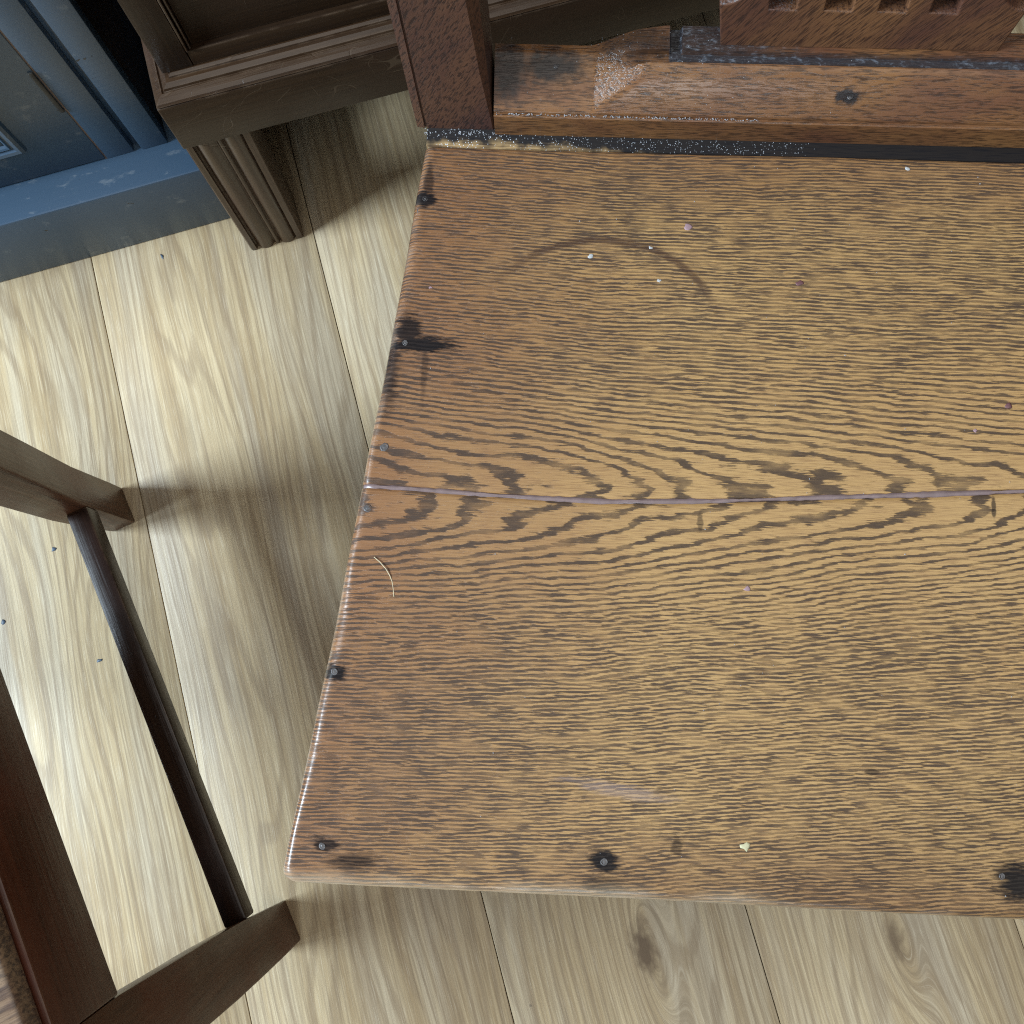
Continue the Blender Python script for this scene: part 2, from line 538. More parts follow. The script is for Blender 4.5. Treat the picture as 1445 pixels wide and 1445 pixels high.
def mesh(name, verts, faces, smooth_shade=False):
    me = bpy.data.meshes.new(name)
    me.from_pydata([tuple(v) for v in verts], [], faces)
    bm = bmesh.new()
    bm.from_mesh(me)
    bmesh.ops.recalc_face_normals(bm, faces=bm.faces)
    bm.to_mesh(me)
    bm.free()
    if smooth_shade:
        me.polygons.foreach_set('use_smooth', [True] * len(me.polygons))
    return me


def box(x0, x1, y0, y1, z0, z1, bev=0.0, seg=2, org=(0, 0, 0)):
    vs_ = [(x - org[0], y - org[1], z - org[2]) for x in (x0, x1) for y in (y0, y1) for z in (z0, z1)]
    fs = [(0, 1, 3, 2), (4, 6, 7, 5), (0, 4, 5, 1), (2, 3, 7, 6), (0, 2, 6, 4), (1, 5, 7, 3)]
    return bevel(mesh("box", vs_, fs), bev, seg)


def bevel(me, bev, seg=2, ang=math.radians(35)):
    if bev <= 0: return me
    bm = bmesh.new()
    bm.from_mesh(me)
    es = [e for e in bm.edges if len(e.link_faces) == 2 and e.calc_face_angle(0) > ang]
    bmesh.ops.bevel(bm, geom=es, offset=bev, segments=seg, profile=0.5, affect='EDGES', clamp_overlap=True)
    bmesh.ops.recalc_face_normals(bm, faces=bm.faces)
    bm.to_mesh(me)
    bm.free()
    me.polygons.foreach_set('use_smooth', [True] * len(me.polygons))
    try:
        me.set_sharp_from_angle(angle=math.radians(40))
    except Exception:
        pass
    return me


def hexa(lo, hi, bev=0.0, seg=2, org=(0, 0, 0)):
    """loft between two quads (each 4 points, same winding)"""
    return loft([lo, hi], bev, seg, org)


def loft(rings, bev=0.0, seg=2, org=(0, 0, 0), shade=False):
    n = len(rings[0])
    vs_ = [(p[0] - org[0], p[1] - org[1], p[2] - org[2]) for r in rings for p in r]
    fs = []
    for k in range(len(rings) - 1):
        for i in range(n):
            j = (i + 1) % n
            fs.append((k * n + i, k * n + j, (k + 1) * n + j, (k + 1) * n + i))
    fs.append(tuple(range(n - 1, -1, -1)))
    fs.append(tuple((len(rings) - 1) * n + i for i in range(n)))
    me = mesh("loft", vs_, fs, shade)
    me = bevel(me, bev, seg)
    if shade and bev <= 0:
        me.set_sharp_from_angle(angle=math.radians(40))
    return me


def heightfield(us, vs_, zf, zbot, org):
    """closed block whose top is zf(u, v)"""
    nu, nv = len(us), len(vs_)
    V = []
    for v in vs_:
        for u in us:
            V.append((u - org[0], v - org[1], zf(u, v) - org[2]))
    F = []
    for j in range(nv - 1):
        for i in range(nu - 1):
            a = j * nu + i
            F.append((a, a + 1, a + nu + 1, a + nu))
    rim = [i for i in range(nu)] + [j * nu + nu - 1 for j in range(1, nv)] + \
          [(nv - 1) * nu + i for i in range(nu - 2, -1, -1)] + [j * nu for j in range(nv - 2, 0, -1)]
    base = len(V)
    for r in rim: V.append((V[r][0], V[r][1], zbot - org[2]))
    for k in range(len(rim)):
        k2 = (k + 1) % len(rim)
        F.append((rim[k], base + k, base + k2, rim[k2]))
    F.append(tuple(base + k for k in range(len(rim))))
    me = mesh("heightfield", V, F, True)
    me.set_sharp_from_angle(angle=math.radians(38))
    return me


def tube(pts, r, n=6, closed_ends=True):
    rings = []
    for i, p in enumerate(pts):
        a = Vector(pts[max(i - 1, 0)])
        c = Vector(pts[min(i + 1, len(pts) - 1)])
        t = (c - a).normalized()
        s = t.cross(Vector((0, 0, 1))).normalized()
        w = s.cross(t)
        rr = r[i] if isinstance(r, (list, tuple)) else r
        rings.append([Vector(p) + (s * math.cos(k * 6.28318 / n) + w * math.sin(k * 6.28318 / n)) * rr for k in range(n)])
    return loft(rings, shade=True)


def blob(rx, ry, h, n=9, seed=0, wob=0.25):
    """low irregular lump lying on z = 0"""
    rd = random.Random(seed)
    k = [1 + rd.uniform(-wob, wob) for _ in range(n)]
    V, F = [], []
    for lev, (s, zz) in enumerate(((1.0, -0.2), (0.92, 0.45), (0.6, 0.95))):
        for i in range(n):
            a = 6.28318 * i / n
            V.append((rx * s * k[i] * math.cos(a), ry * s * k[i] * math.sin(a), h * zz))
    V.append((0, 0, h))
    for lev in range(2):
        for i in range(n):
            j = (i + 1) % n
            F.append((lev * n + i, lev * n + j, (lev + 1) * n + j, (lev + 1) * n + i))
    for i in range(n): F.append((2 * n + i, 2 * n + (i + 1) % n, 3 * n))
    F.append(tuple(range(n - 1, -1, -1)))
    return mesh("blob", V, F, True)


# ------------------------------------------------------------------ the floor
floor = link("floor", box(-2.2, 2.2, -2.2, 2.2, -0.06, -0.0095), M['subfloor'])
tag(floor, kind='structure')
PW = 0.2487
plank_me = box(0.0004, PW - 0.0004, -1.5, 1.7, -0.009, 0.0, 0.0007, 2)
for i in range(-5, 6):
    p = link("plank", plank_me, M['floor'], floor, (-0.3600 + i * PW, 0, 0))

wall = link("wall", box(-2.2, 2.2, 1.04, 1.14, -0.009, 2.4), M['wall'])
tag(wall, kind='structure')

# ------------------------------------------------------------------ blue painted cupboard
BY = 0.0138
blue = empty("painted_cupboard", (-0.4653, 0.5747, 0.0), BY)
tag(blue, "blue painted wooden cupboard standing on a plinth beside the dark cabinet", "cupboard")


def bl(x0, x1, y0, y1, z0, z1, name, mat='blue', bev=0.0008, parent=None):
    # x is measured along the front as if the cupboard's corner lay at x = -0.4653
    return link(name, box(x0 + 0.4653, x1 + 0.4653, y0, y1, z0, z1, bev), M[mat], parent or blue)


FB = 0.039                                             # front of the body behind the plinth's front
plinth = bl(-1.15, -0.165, 0.0, 0.42, 0.0, 0.1045, "plinth", bev=0.0025)
# right-hand stile in two pieces either side of a sunk vertical bead
bl(-0.2478, -0.2205, FB, FB + 0.0140, 0.1048, 0.86, "corner_post", bev=0.0012)
bl(-0.2470, -0.2212, FB + 0.0142, FB + 0.40, 0.1048, 0.86, "bare_side", 'cab_z', bev=0.0008)
bl(-0.2560, -0.2478, FB + 0.010, FB + 0.03, 0.1048, 0.86, "sunk_bead", bev=0.0003)
bead = link("bead", tube([(-0.2500 + 0.4653, FB + 0.007, 0.106), (-0.2500 + 0.4653, FB + 0.007, 0.5), (-0.2500 + 0.4653, FB + 0.007, 0.86)], 0.0022, 8), M['blue'], blue)
bl(-0.2845, -0.2560, FB + 0.0008, FB + 0.05, 0.1048, 0.86, "door_stile", bev=0.0010)
bl(-0.2868, -0.2838, FB + 0.0014, FB + 0.04, 0.1048, 0.86, "bare_edge", 'gap', bev=0.0)
door = bl(-0.90, -0.2858, FB + 0.0005, FB + 0.022, 0.1068, 0.86, "door", bev=0.0010)
# moulded frame of the door panel
pz0, px1 = 0.1535, -0.343
for k, (w, d, h) in enumerate(((0.0, 0.009, 0.006), (0.006, 0.0055, 0.0035))):
    pass


def frame_loop(x0, x1, z0, z1, prof, name, parent):
    """mitred frame on the door face; prof = (inset, projection)"""
    rings = []
    for ins, pr in prof:
        rings.append([(x0 + ins, -pr, z0 + ins), (x1 - ins, -pr, z0 + ins), (x1 - ins, -pr, z1 - ins), (x0 + ins, -pr, z1 - ins)])
    V = [(p[0] + 0.4653, p[1] + FB + 0.0005, p[2]) for r in rings for p in r]
    F = []
    for k in range(len(rings) - 1):
        for i in range(4):
            j = (i + 1) % 4
            F.append((k * 4 + i, k * 4 + j, (k + 1) * 4 + j, (k + 1) * 4 + i))
    me = mesh(name, V, F)
    return link(name, me, M['blue'], parent)


frame_loop(-0.80, px1, pz0, 0.80, ((0.0, 0.0002), (0.0012, 0.004), (0.004, 0.0062), (0.0075, 0.0055), (0.0085, 0.003), (0.0105, 0.0028), (0.0118, 0.0045), (0.0135, 0.0035), (0.017, -0.003)), "panel_moulding", door)
bl(-0.785, px1 - 0.0150, FB - 0.0008, FB + 0.012, pz0 + 0.0150, 0.785, "door_panel", parent=door)
hin = bl(-0.2905, -0.2862, FB - 0.0012, FB + 0.004, 0.191, 0.250, "hinge", 'hinge', bev=0.0008)
link("hinge_pin", tube([(-0.2868 + 0.4653, FB - 0.0010, 0.1915), (-0.2868 + 0.4653, FB - 0.0010, 0.22), (-0.2868 + 0.4653, FB - 0.0010, 0.2495)], 0.0017, 8), M['hinge'], hin)

# ------------------------------------------------------------------ dark oak cabinet on fluted legs
X0, X1, Y0, Y1 = -0.1800, 0.86, 0.5250, 0.98
cab = empty("dark_cabinet", ((X0 + X1) / 2, (Y0 + Y1) / 2, 0.0))
tag(cab, "dark stained oak cabinet with moulded base raised on fluted legs", "cabinet")
CO = ((X0 + X1) / 2, (Y0 + Y1) / 2, 0.0)


def cb(x0, x1, y0, y1, z0, z1, name, mat, bev=0.001, parent=None):
    return link(name, box(x0, x1, y0, y1, z0, z1, bev, 2, CO), M[mat], parent or cab)


cb(X0, X1, Y0, Y1, 0.2230, 0.2832, "base_board", 'cab_x', 0.0012)


def moulding(prof, name, mat):
    rings = [[(X0 + d, Y0 + d, z), (X1 - d, Y0 + d, z), (X1 - d, Y1 - d, z), (X0 + d, Y1 - d, z)] for d, z in prof]
    return link(name, loft(rings, 0, 1, CO), M[mat], cab)


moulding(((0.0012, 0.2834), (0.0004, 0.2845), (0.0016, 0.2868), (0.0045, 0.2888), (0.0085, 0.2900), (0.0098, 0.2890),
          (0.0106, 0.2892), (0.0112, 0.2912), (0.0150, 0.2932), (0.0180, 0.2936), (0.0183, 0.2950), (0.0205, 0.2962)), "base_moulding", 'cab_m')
BX0, BY0 = X0 + 0.0145, Y0 + 0.0210
# carcass, then the framed front
cb(BX0 + 0.002, X1 - 0.0145, BY0 + 0.018, Y1 - 0.02, 0.2966, 0.80, "carcass", 'cab_z')
cb(BX0, -0.1398, BY0, BY0 + 0.0178, 0.2966, 0.80, "stile", 'cab_z', 0.0006)
cb(X1 - 0.042, X1 - 0.0145, BY0, BY0 + 0.0178, 0.2966, 0.80, "stile", 'cab_z', 0.0006)
cb(-0.1392, X1 - 0.0425, BY0 + 0.0006, BY0 + 0.0178, 0.2966, 0.3135, "bottom_rail", 'cab_x', 0.0006)
cb(-0.1392, X1 - 0.0425, BY0 + 0.0006, BY0 + 0.0178, 0.76, 0.80, "top_rail", 'cab_x', 0.0006)
cb(-0.1340, X1 - 0.0430, BY0 + 0.0060, BY0 + 0.0176, 0.3138, 0.7598, "panel", 'cab_x', 0.0006)
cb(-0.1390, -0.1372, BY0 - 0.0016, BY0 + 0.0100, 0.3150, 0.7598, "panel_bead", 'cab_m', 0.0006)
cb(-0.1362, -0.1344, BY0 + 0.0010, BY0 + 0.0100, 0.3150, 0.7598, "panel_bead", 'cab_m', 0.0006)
cb(X0 - 0.006, X1 + 0.006, Y0 - 0.006, Y1, 0.8002, 0.82, "top", 'cab_x', 0.003)


def leg_profile(w, depth):
    """plan outline of a leg whose front carries two reeds between grooves; x 0..w, y 0 at the front"""
    pts = []

    def reed(a, b_, proud, n=8):
        for i in range(n + 1):
            t = i / n
            pts.append((a + (b_ - a) * t, 0.0030 - (0.0030 + proud) * math.sin(math.pi * t) ** 0.6))

    pts.append((0, 0.0018)); pts.append((0.0015, 0.0)); pts.append((0.0065, 0.0)); pts.append((0.0072, 0.0034)); pts.append((0.0092, 0.0034))
    reed(0.0098, 0.0265, 0.0012)
    pts.append((0.0280, 0.0036))
    reed(0.0284, 0.0334, -0.0006, 5)
    pts.append((0.0342, 0.0036))
    reed(0.0350, 0.0515, 0.0012)
    pts.append((0.0524, 0.0036)); pts.append((0.0530, 0.0)); pts.append((0.0590, 0.0)); pts.append((w, 0.0018))
    pts.append((w, depth)); pts.append((0, depth))
    return pts


prof = leg_profile(0.0605, 0.052)
for fx_, fy_, flip in ((-0.1845, 0.5335, 1), (X1 - 0.062, 0.5335, 1), (-0.1845, Y1 - 0.008, -1), (X1 - 0.062, Y1 - 0.008, -1)):
    lx0 = fx_ + 0.0015
    rings = []
    for zz, sh in ((0.0, 0.0), (0.002, 0.0), (0.2228, 0.0055)):
        k = 0.985 if zz == 0.0 else 1.0
        rings.append([(lx0 + (0.03 + (x - 0.03) * k) + sh * 0.45, fy_ + flip * (0.026 + (y - 0.026) * k) - sh * 0.4 * flip, zz) for x, y in prof])
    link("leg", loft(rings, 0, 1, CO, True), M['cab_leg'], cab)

# ------------------------------------------------------------------ the oak chair
YAW = -math.radians(17.8)
ca, sa = math.cos(YAW), math.sin(YAW)
chair = empty("hall_chair", (CH[0] * ca - CH[1] * sa, CH[0] * sa + CH[1] * ca, 0.0), YAW)
tag(chair, "old oak chair with a broad plank seat and pierced splat back", "chair")
ZS, TH = 0.450, 0.021
UC = 0.172
VF, VB = -0.1200, 0.3215


def left_edge(v):
    t = (v - VF) / (0.3201 - VF)
    return -0.1380 + 0.0548 * t + 0.008 * t * (1 - t)


JOINT = [(-0.16, 0.1052), (-0.1076, 0.1046), (-0.074, 0.1038), (-0.0281, 0.1018), (0.0341, 0.1005), (0.0957, 0.1033), (0.1569, 0.1078), (0.2179, 0.1119), (0.2766, 0.1162), (0.50, 0.128)]


def joint(u):
    for (a, va), (b_, vb) in zip(JOINT, JOINT[1:]):
        if u <= b_:
            t = (u - a) / (b_ - a)
            return va + (vb - va) * t
    return JOINT[-1][1]


def seat_board(v_lo, v_hi, front_round, name, dents):
    """board between two curves v_lo(u), v_hi(u); rounded on the outer edges"""
    rr = 0.0080
    rc = 0.0090
    ds = [0, 0.00018, 0.0006, 0.0013, 0.0024, 0.0037, 0.0052, 0.0070, 0.0088, 0.0108]
    inner = 96
    su = [('L', d) for d in ds] + [('M', k / inner) for k in range(1, inner)] + [('R', d) for d in reversed(ds)]
    sv = [('F', d) for d in (ds if front_round else [0, 0.0003, 0.0009, 0.002, 0.004, 0.0108])]
    nm = 34
    sv += [('M', k / nm) for k in range(1, nm)] + [('B', d) for d in reversed([0, 0.0003, 0.0009, 0.002, 0.004, 0.0108])]
    V = []
    nu, nv = len(su), len(sv)
    dm = ds[-1]
    for kind, q in sv:
        for ku, qu in su:
            # v from a first guess of u, then u from v
            ug = {'L': -0.11 + qu, 'M': -0.10 + qu * 0.54, 'R': 0.45 - qu}[ku]
            lo, hi = v_lo(ug), v_hi(ug)
            v = {'F': lo + q, 'M': lo + dm + (hi - lo - 2 * dm) * q, 'B': hi - q}[kind]
            ul = left_edge(v)
            ur = 2 * UC - ul
            u = {'L': ul + qu, 'M': ul + dm + (ur - ul - 2 * dm) * qu, 'R': ur - qu}[ku]
            dl = min(u - ul, ur - u)
            df = v - lo if front_round else 9
            dcur = min(dl, df)
            if front_round and dl < rc and df < rc:          # round the plan corner
                a, c = 1 - dl / rc, 1 - df / rc
                a2, c2 = a * math.sqrt(1 - c * c / 2), c * math.sqrt(1 - a * a / 2)
                sgn = 1 if u < UC else -1
                u += sgn * (a - a2) * rc
                v += (c - c2) * rc
                dcur = rc * (1 - math.hypot(a2, c2))
            # worn, slightly uneven rounding
            wv = rr * (1 + 0.22 * math.sin(v * 31 + 1.3) + 0.12 * math.sin(v * 83) + 0.15 * math.sin(u * 23))
            z = 0.0
            if dcur < wv:
                z -= wv - math.sqrt(max(wv * wv - (wv - dcur) ** 2, 0))
            # eased edges along the joint and the back
            e = 9
            if not front_round: e = v - lo
            e = min(e, hi - v)
            if e < 0.0014: z -= (0.0014 - e) * 0.55
            z += 0.00035 * math.sin(u * 21 + v * 13) + 0.0002 * math.sin(u * 47 - v * 60)
            V.append((u, v, ZS + z))
    F = []
    for j in range(nv - 1):
        for i in range(nu - 1):
            a = j * nu + i
            F.append((a, a + 1, a + nu + 1, a + nu))
    rim = [i for i in range(nu)] + [j * nu + nu - 1 for j in range(1, nv)] + [(nv - 1) * nu + i for i in range(nu - 2, -1, -1)] + [j * nu for j in range(nv - 2, 0, -1)]
    base = len(V)
    for r_ in rim: V.append((V[r_][0], V[r_][1], ZS - TH))
    for k in range(len(rim)):
        k2 = (k + 1) % len(rim)
        F.append((rim[k], base + k, base + k2, rim[k2]))
    F.append(tuple(base + k for k in range(len(rim))))
    V = [(a - CH[0], b_ - CH[1], c) for a, b_, c in V]
    me = mesh(name, V, F, True)
    me.set_sharp_from_angle(angle=math.radians(50))
    return link(name, me, M['seat'], chair)


JW = 0.0012
front_board = seat_board(lambda u: VF, lambda u: joint(u) - JW, True, "seat_board", ())
back_board = seat_board(lambda u: joint(u) + JW, lambda u: VB, False, "seat_board", ())
tag(front_board, "front plank of the oak seat, tongue figure running up to the waxed joint")
tag(back_board, "back plank of the oak seat with a dark curved ring stain")

# wax filler in the joint
fr = []
rd = random.Random(3)
uu = left_edge(0.104) + 0.0012
while uu < 2 * UC - left_edge(0.104) - 0.001:
    c = joint(uu)
    w = JW * 1.1 + 0.0002 * math.sin(uu * 90) + 0.0002 * math.sin(uu * 37) + rd.uniform(-0.0003, 0.0003)
    zt = ZS + 0.00005 + rd.uniform(-0.0003, 0.0002) + 0.0002 * math.sin(uu * 41) + 0.00035 * math.sin(uu * 21 + c * 13)
    if uu - left_edge(c) < 0.008:
        q = 0.008 - (uu - left_edge(c))
        zt -= 0.008 - math.sqrt(max(0.008 ** 2 - q * q, 0))
    fr.append([(uu, c - w, zt - 0.006), (uu, c - w, zt - 0.0004), (uu, c - w * 0.55, zt + 0.0001), (uu, c + w * 0.55, zt + 0.0001), (uu, c + w, zt - 0.0004), (uu, c + w, zt - 0.006)])
    uu += 0.0035
filler = link("joint_filler", loft(fr, 0, 1, CH, True), M['filler'], chair)
tag(filler, "mauve brown wax filler along the joint of the seat planks")


def ground_z(u, v):
    z = ZS + 0.00035 * math.sin(u * 21 + v * 13) + 0.0002 * math.sin(u * 47 - v * 60)
    d = u - left_edge(v)
    if d < 0.0080: z -= 0.0080 - math.sqrt(max(0.0080 ** 2 - (0.0080 - d) ** 2, 0))
    return z


# nails: a punched head in a shallow rim
def nail_mesh(r):
    n = 14
    prof_ = [(r * 1.0, -0.0006), (r * 1.0, 0.0003), (r * 0.86, 0.0006), (r * 0.66, 0.00025), (r * 0.35, 0.00055), (0.0, 0.0006)]
    V, F = [], []
    rd_ = random.Random(int(r * 1e6))
    for rad, zz in prof_[:-1]:
        for i in range(n):
            a = 6.28318 * i / n
            w = 1 + rd_.uniform(-0.12, 0.12)
            V.append((rad * w * math.cos(a), rad * w * math.sin(a) * 0.9, zz + rd_.uniform(-0.0001, 0.0001)))
    V.append((0, 0, prof_[-1][1]))
    for k in range(len(prof_) - 2):
        for i in range(n):
            j = (i + 1) % n
            F.append((k * n + i, k * n + j, (k + 1) * n + j, (k + 1) * n + i))
    L = (len(prof_) - 2) * n
    for i in range(n): F.append((L + i, L + (i + 1) % n, L + n))
    F.append(tuple(range(n - 1, -1, -1)))
    return mesh("nail", V, F, True)


nails = ((-0.0806, 0.2866, 0.0018), (-0.0828, 0.2785, 0.0027), (-0.0871, 0.1930, 0.0018), (-0.0955, 0.1282, 0.0027), (-0.1030, 0.0913, 0.0025),
         (-0.1154, -0.0040, 0.0021), (-0.1149, -0.0992, 0.0020), (0.0409, -0.1000, 0.0021), (0.2559, -0.0971, 0.0018))
ncache = {}
for u, v, r in nails:
    if r not in ncache: ncache[r] = nail_mesh(r)
    b_ = back_board if v > joint(u) else front_board
    o = link("nail", ncache[r], M['nail'], b_, (u - CH[0], v - CH[1], ground_z(u, v) - 0.00028))
    o.rotation_euler = (0, 0, u * 90)

# drips of old paint stuck on the planks
spots = ((0.0815, 0.2732, 0.0028, 'fleck_pink'), (0.0229, 0.2524, 0.0022, 'fleck_white'), (0.0589, 0.2591, 0.0015, 'fleck_white'), (0.1487, 0.2388, 0.0027, 'fleck_plum'),
         (0.0645, 0.2378, 0.0016, 'fleck_white'), (0.1176, -0.0883, 0.0032, 'fleck_cream'), (-0.0738, 0.2287, 0.0013, 'fleck_pink'), (0.1179, 0.0531, 0.0022, 'fleck_pink'),
         (0.2698, 0.1668, 0.0032, 'fleck_plum'), (0.2500, 0.1511, 0.0016, 'fleck_pink'), (0.2148, 0.3155, 0.0020, 'fleck_white'))
for i, (u, v, r, mt) in enumerate(spots):
    b_ = back_board if v > joint(u) else front_board
    link("paint_spot", blob(r * 0.85, r * 0.66, r * 0.12, 9, i + 20, 0.4), M[mt], b_, (u - CH[0], v - CH[1], ground_z(u, v)))

# strip behind the seat
bt = link("back_strip", box(left_edge(0.322) + 0.0006, 2 * UC - left_edge(0.322) - 0.0006, 0.3222, 0.3745, ZS - TH, ZS - 0.0012, 0.0012, 2, CH), M['batten'], chair)

# bottom rail of the back: moulded block, low at the ends, raised under the splat
RV0 = 0.3318
RU0, RU1 = -0.0395, 2 * UC + 0.0395


def rail_z(u, v):
    w = v - RV0
    um = u if u < UC else 2 * UC - u
    if w < 0.0030:
        base = 0.4687
        if 0.0010 < w < 0.0030: base -= 0.0012
        if w < 0.0008: base -= (0.0008 - w) * 0.9
        return base
    q = min(max((w - 0.0030) / 0.034, 0), 1)
    low = 0.4695 + 0.0135 * (1 - (1 - q) ** 1.6)
    t = min(max((w - 0.0030) / 0.0180, 0), 1)
    mid = 0.4695 + 0.0232 * (t * 0.45 + 0.55 * math.sin(t * math.pi / 2))
    if t >= 1:
        mid = 0.4927
        if 0.0030 < w - 0.021 < 0.0092: mid -= 0.0038
        if 0.0635 < um < 0.0700 and w - 0.021 > 0.003: mid = 0.4927 - 0.0038
        if um < 0.0632: pass
    ramp = low + max(0.0, um - 0.020) * 0.42
    # soft minimum along the mitre
    k = 0.0012
    d = mid - ramp
    return (mid + ramp - math.sqrt(d * d + k * k)) / 2 if um < 0.0632 else mid


us = [RU0 + (RU1 - RU0) * i / 330 for i in range(331)]
vv = [RV0 + a for a in (0, 0.0004, 0.0008, 0.0010, 0.0013, 0.0020, 0.0028, 0.0030, 0.0034, 0.005, 0.007, 0.009, 0.011, 0.013, 0.015, 0.017, 0.019, 0.0205, 0.0212, 0.0222, 0.0243, 0.0248, 0.026, 0.028, 0.0298, 0.0303, 0.032, 0.034, 0.036, 0.0385, 0.041, 0.0435, 0.046)]


def rail_v(u, v):
    return v


rail = heightfield(us, vv, rail_z, ZS - 0.0011, CH)
# the low ends are shallower than the raised middle: pull their back edge forward
for vert in rail.vertices:
    u, v = vert.co.x + CH[0], vert.co.y + CH[1]
    um = u if u < UC else 2 * UC - u
    lim = 0.0385 + 0.0072 * min(max((um - 0.016) / 0.045, 0), 1)
    w = v - RV0
    if w > 0.030:
        vert.co.y = RV0 + 0.030 + (w - 0.030) * (lim - 0.030) / 0.016 - CH[1]
rail_o = link("bottom_rail", rail, M['rail'], chair)
for (u, v, r) in ((-0.0027, 0.3578, 0.0016), (0.1705, 0.3420, 0.0017)):
    link("nail", nail_mesh(r), M['nail'], rail_o, (u - CH[0], v - CH[1], rail_z(u, v) - 0.0001))


# back posts
def post(sgn):
    def P(u, v, z): return ((u if sgn > 0 else 2 * UC - u), v, z)
    rings = []
    v0 = 0.3350
    for z, lean, ch in ((ZS - 0.0011, 0.0, 0.0008), (0.4600, -0.0004, 0.0012), (0.50, -0.0016, 0.0040), (0.56, -0.0034, 0.0062), (0.70, -0.006, 0.0062), (1.02, -0.006, 0.0062)):
        rake = (z - ZS) * 0.06
        ul, ur = -0.0886 + lean, -0.0402 + lean * 1.3
        ring = [P(ul, v0 + rake + 0.0006, z), P(ul + 0.0048, v0 + rake, z), P(ul + 0.0052, v0 + rake + 0.0009, z), P(ul + 0.0060, v0 + rake + 0.0009, z), P(ul + 0.0064, v0 + rake, z),
                P(ur - ch, v0 + rake, z), P(ur, v0 + rake + ch, z), P(ur, v0 + rake + 0.036, z), P(ul, v0 + rake + 0.036, z)]
        rings.append(ring)
    return link("back_post", loft(rings, 0, 1, CH), M['post'], chair)


post(1)
post(-1)


# pierced splat
def plate(outline, holes, depth, bev, mat, name, parent, place):
    cu = bpy.data.curves.new(name, 'CURVE')
    cu.dimensions = '2D'
    cu.fill_mode = 'BOTH'
    cu.extrude = depth / 2 - bev
    cu.bevel_depth = bev
    cu.bevel_resolution = 2
    cu.offset = -bev
    for poly in [outline] + holes:
        sp = cu.splines.new('POLY')
        sp.points.add(len(poly) - 1)
        for p_, (a, b_) in zip(sp.points, poly): p_.co = (a, b_, 0, 1)
        sp.use_cyclic_u = True
    tmp = bpy.data.objects.new("tmp", cu)
    COL.objects.link(tmp)
    dg = bpy.context.evaluated_depsgraph_get()
    me = bpy.data.meshes.new_from_object(tmp.evaluated_get(dg))
    bpy.data.objects.remove(tmp)
    bpy.data.curves.remove(cu)
    me.transform(place)
    me.set_sharp_from_angle(angle=math.radians(40))
    return link(name, me, mat, parent)


c0 = 0.1725
prof_l = [(-0.0800, 0.0), (-0.0835, 0.0305)]
arc = [(-0.0835 + 0.017 * math.sin(a), 0.0335 + 0.022 * (1 - math.cos(a)) * 0.85 - 0.001) for a in [i * math.pi / 2 / 7 for i in range(8)]]
left_side = prof_l + arc + [(-0.0640, 0.075), (-0.0700, 0.110), (-0.0560, 0.16), (-0.0620, 0.30), (-0.0500, 0.50)]
right_side = [(-a * 0.985 + 0.0005, b_) for a, b_ in reversed(left_side)]
outline = left_side + right_side
holes = []
for hu in (0.1236, 0.1540, 0.1833, 0.2112):
    a0, a1 = hu - 0.0075 - c0, hu + 0.0075 - c0
    holes.append([(a0, 0.0290), (a0, 0.0440), (a1, 0.0440), (a1, 0.0290)])
for hu in (0.1388, 0.1686, 0.1972):
    a0, a1 = hu - 0.0075 - c0, hu + 0.0075 - c0
    holes.append([(a0, 0.0590), (a0, 0.0740), (a1, 0.0740), (a1, 0.0590)])
place = Matrix.Translation((c0 - CH[0], 0.3716 - CH[1], 0.4921)) @ Matrix.Rotation(math.radians(90 - 3.0), 4, 'X') @ Matrix(((1, -0.09, 0, 0), (0, 1, 0, 0), (0, 0, 1, 0), (0, 0, 0, 1)))
splat = plate(outline, holes, 0.0125, 0.0012, M['splat'], "pierced_splat", chair, place)

# crest rail (out of the picture), apron and legs under the seat
link("crest_rail", box(-0.090, 2 * UC + 0.090, 0.366, 0.400, 1.0205, 1.09, 0.006, 2, CH), M['post'], chair)
za = ZS - TH - 0.0005
link("apron", box(-0.075, 2 * UC + 0.075, VF + 0.040, VF + 0.060, za - 0.06, za, 0.001, 1, CH), M['under'], chair)
link("apron", box(-0.045, 2 * UC + 0.045, 0.300, 0.318, za - 0.06, za, 0.001, 1, CH), M['under'], chair)
for s in (0, 1):
    pts = [(-0.082, VF + 0.065), (-0.050, 0.295), (-0.032, 0.295), (-0.064, VF + 0.065)]
    pts = [(p[0] if s == 0 else 2 * UC - p[0], p[1]) for p in pts]
    link("apron", loft([[(a, b_, za - 0.06) for a, b_ in pts], [(a, b_, za) for a, b_ in pts]], 0, 1, CH), M['under'], chair)
    for (u, v) in ((-0.088, VF + 0.038), (-0.070, 0.296)):
        rings = []
        for z, k in ((0.0, 0.62), (0.10, 0.75), (0.30, 0.95), (za - 0.065, 1.0), (za, 1.0)):
            h = 0.019 * k
            cu_ = u + 0.019
            cv_ = v + 0.019
            ring = [(cu_ - h, cv_ - h, z), (cu_ + h, cv_ - h, z), (cu_ + h, cv_ + h, z), (cu_ - h, cv_ + h, z)]
            if s: ring = [(2 * UC - a, b_, c) for a, b_, c in ring]
            rings.append(ring)
        link("leg", loft(rings, 0.0015, 2, CH), M['under'], chair)

# ------------------------------------------------------------------ the side chair at the left
SY = math.radians(9.5)
side = empty("side_chair", (-0.328, 0.061, 0.0), SY)
tag(side, "dark wooden chair at the left with a raked back leg and low side stretcher", "chair")
# object space: x forward out of the visible side, y along the side towards its front leg, z up


def section(xf, xb, y0, y1, z): return [(xf, y0, z), (xf, y1, z), (xb, y1, z), (xb, y0, z)]


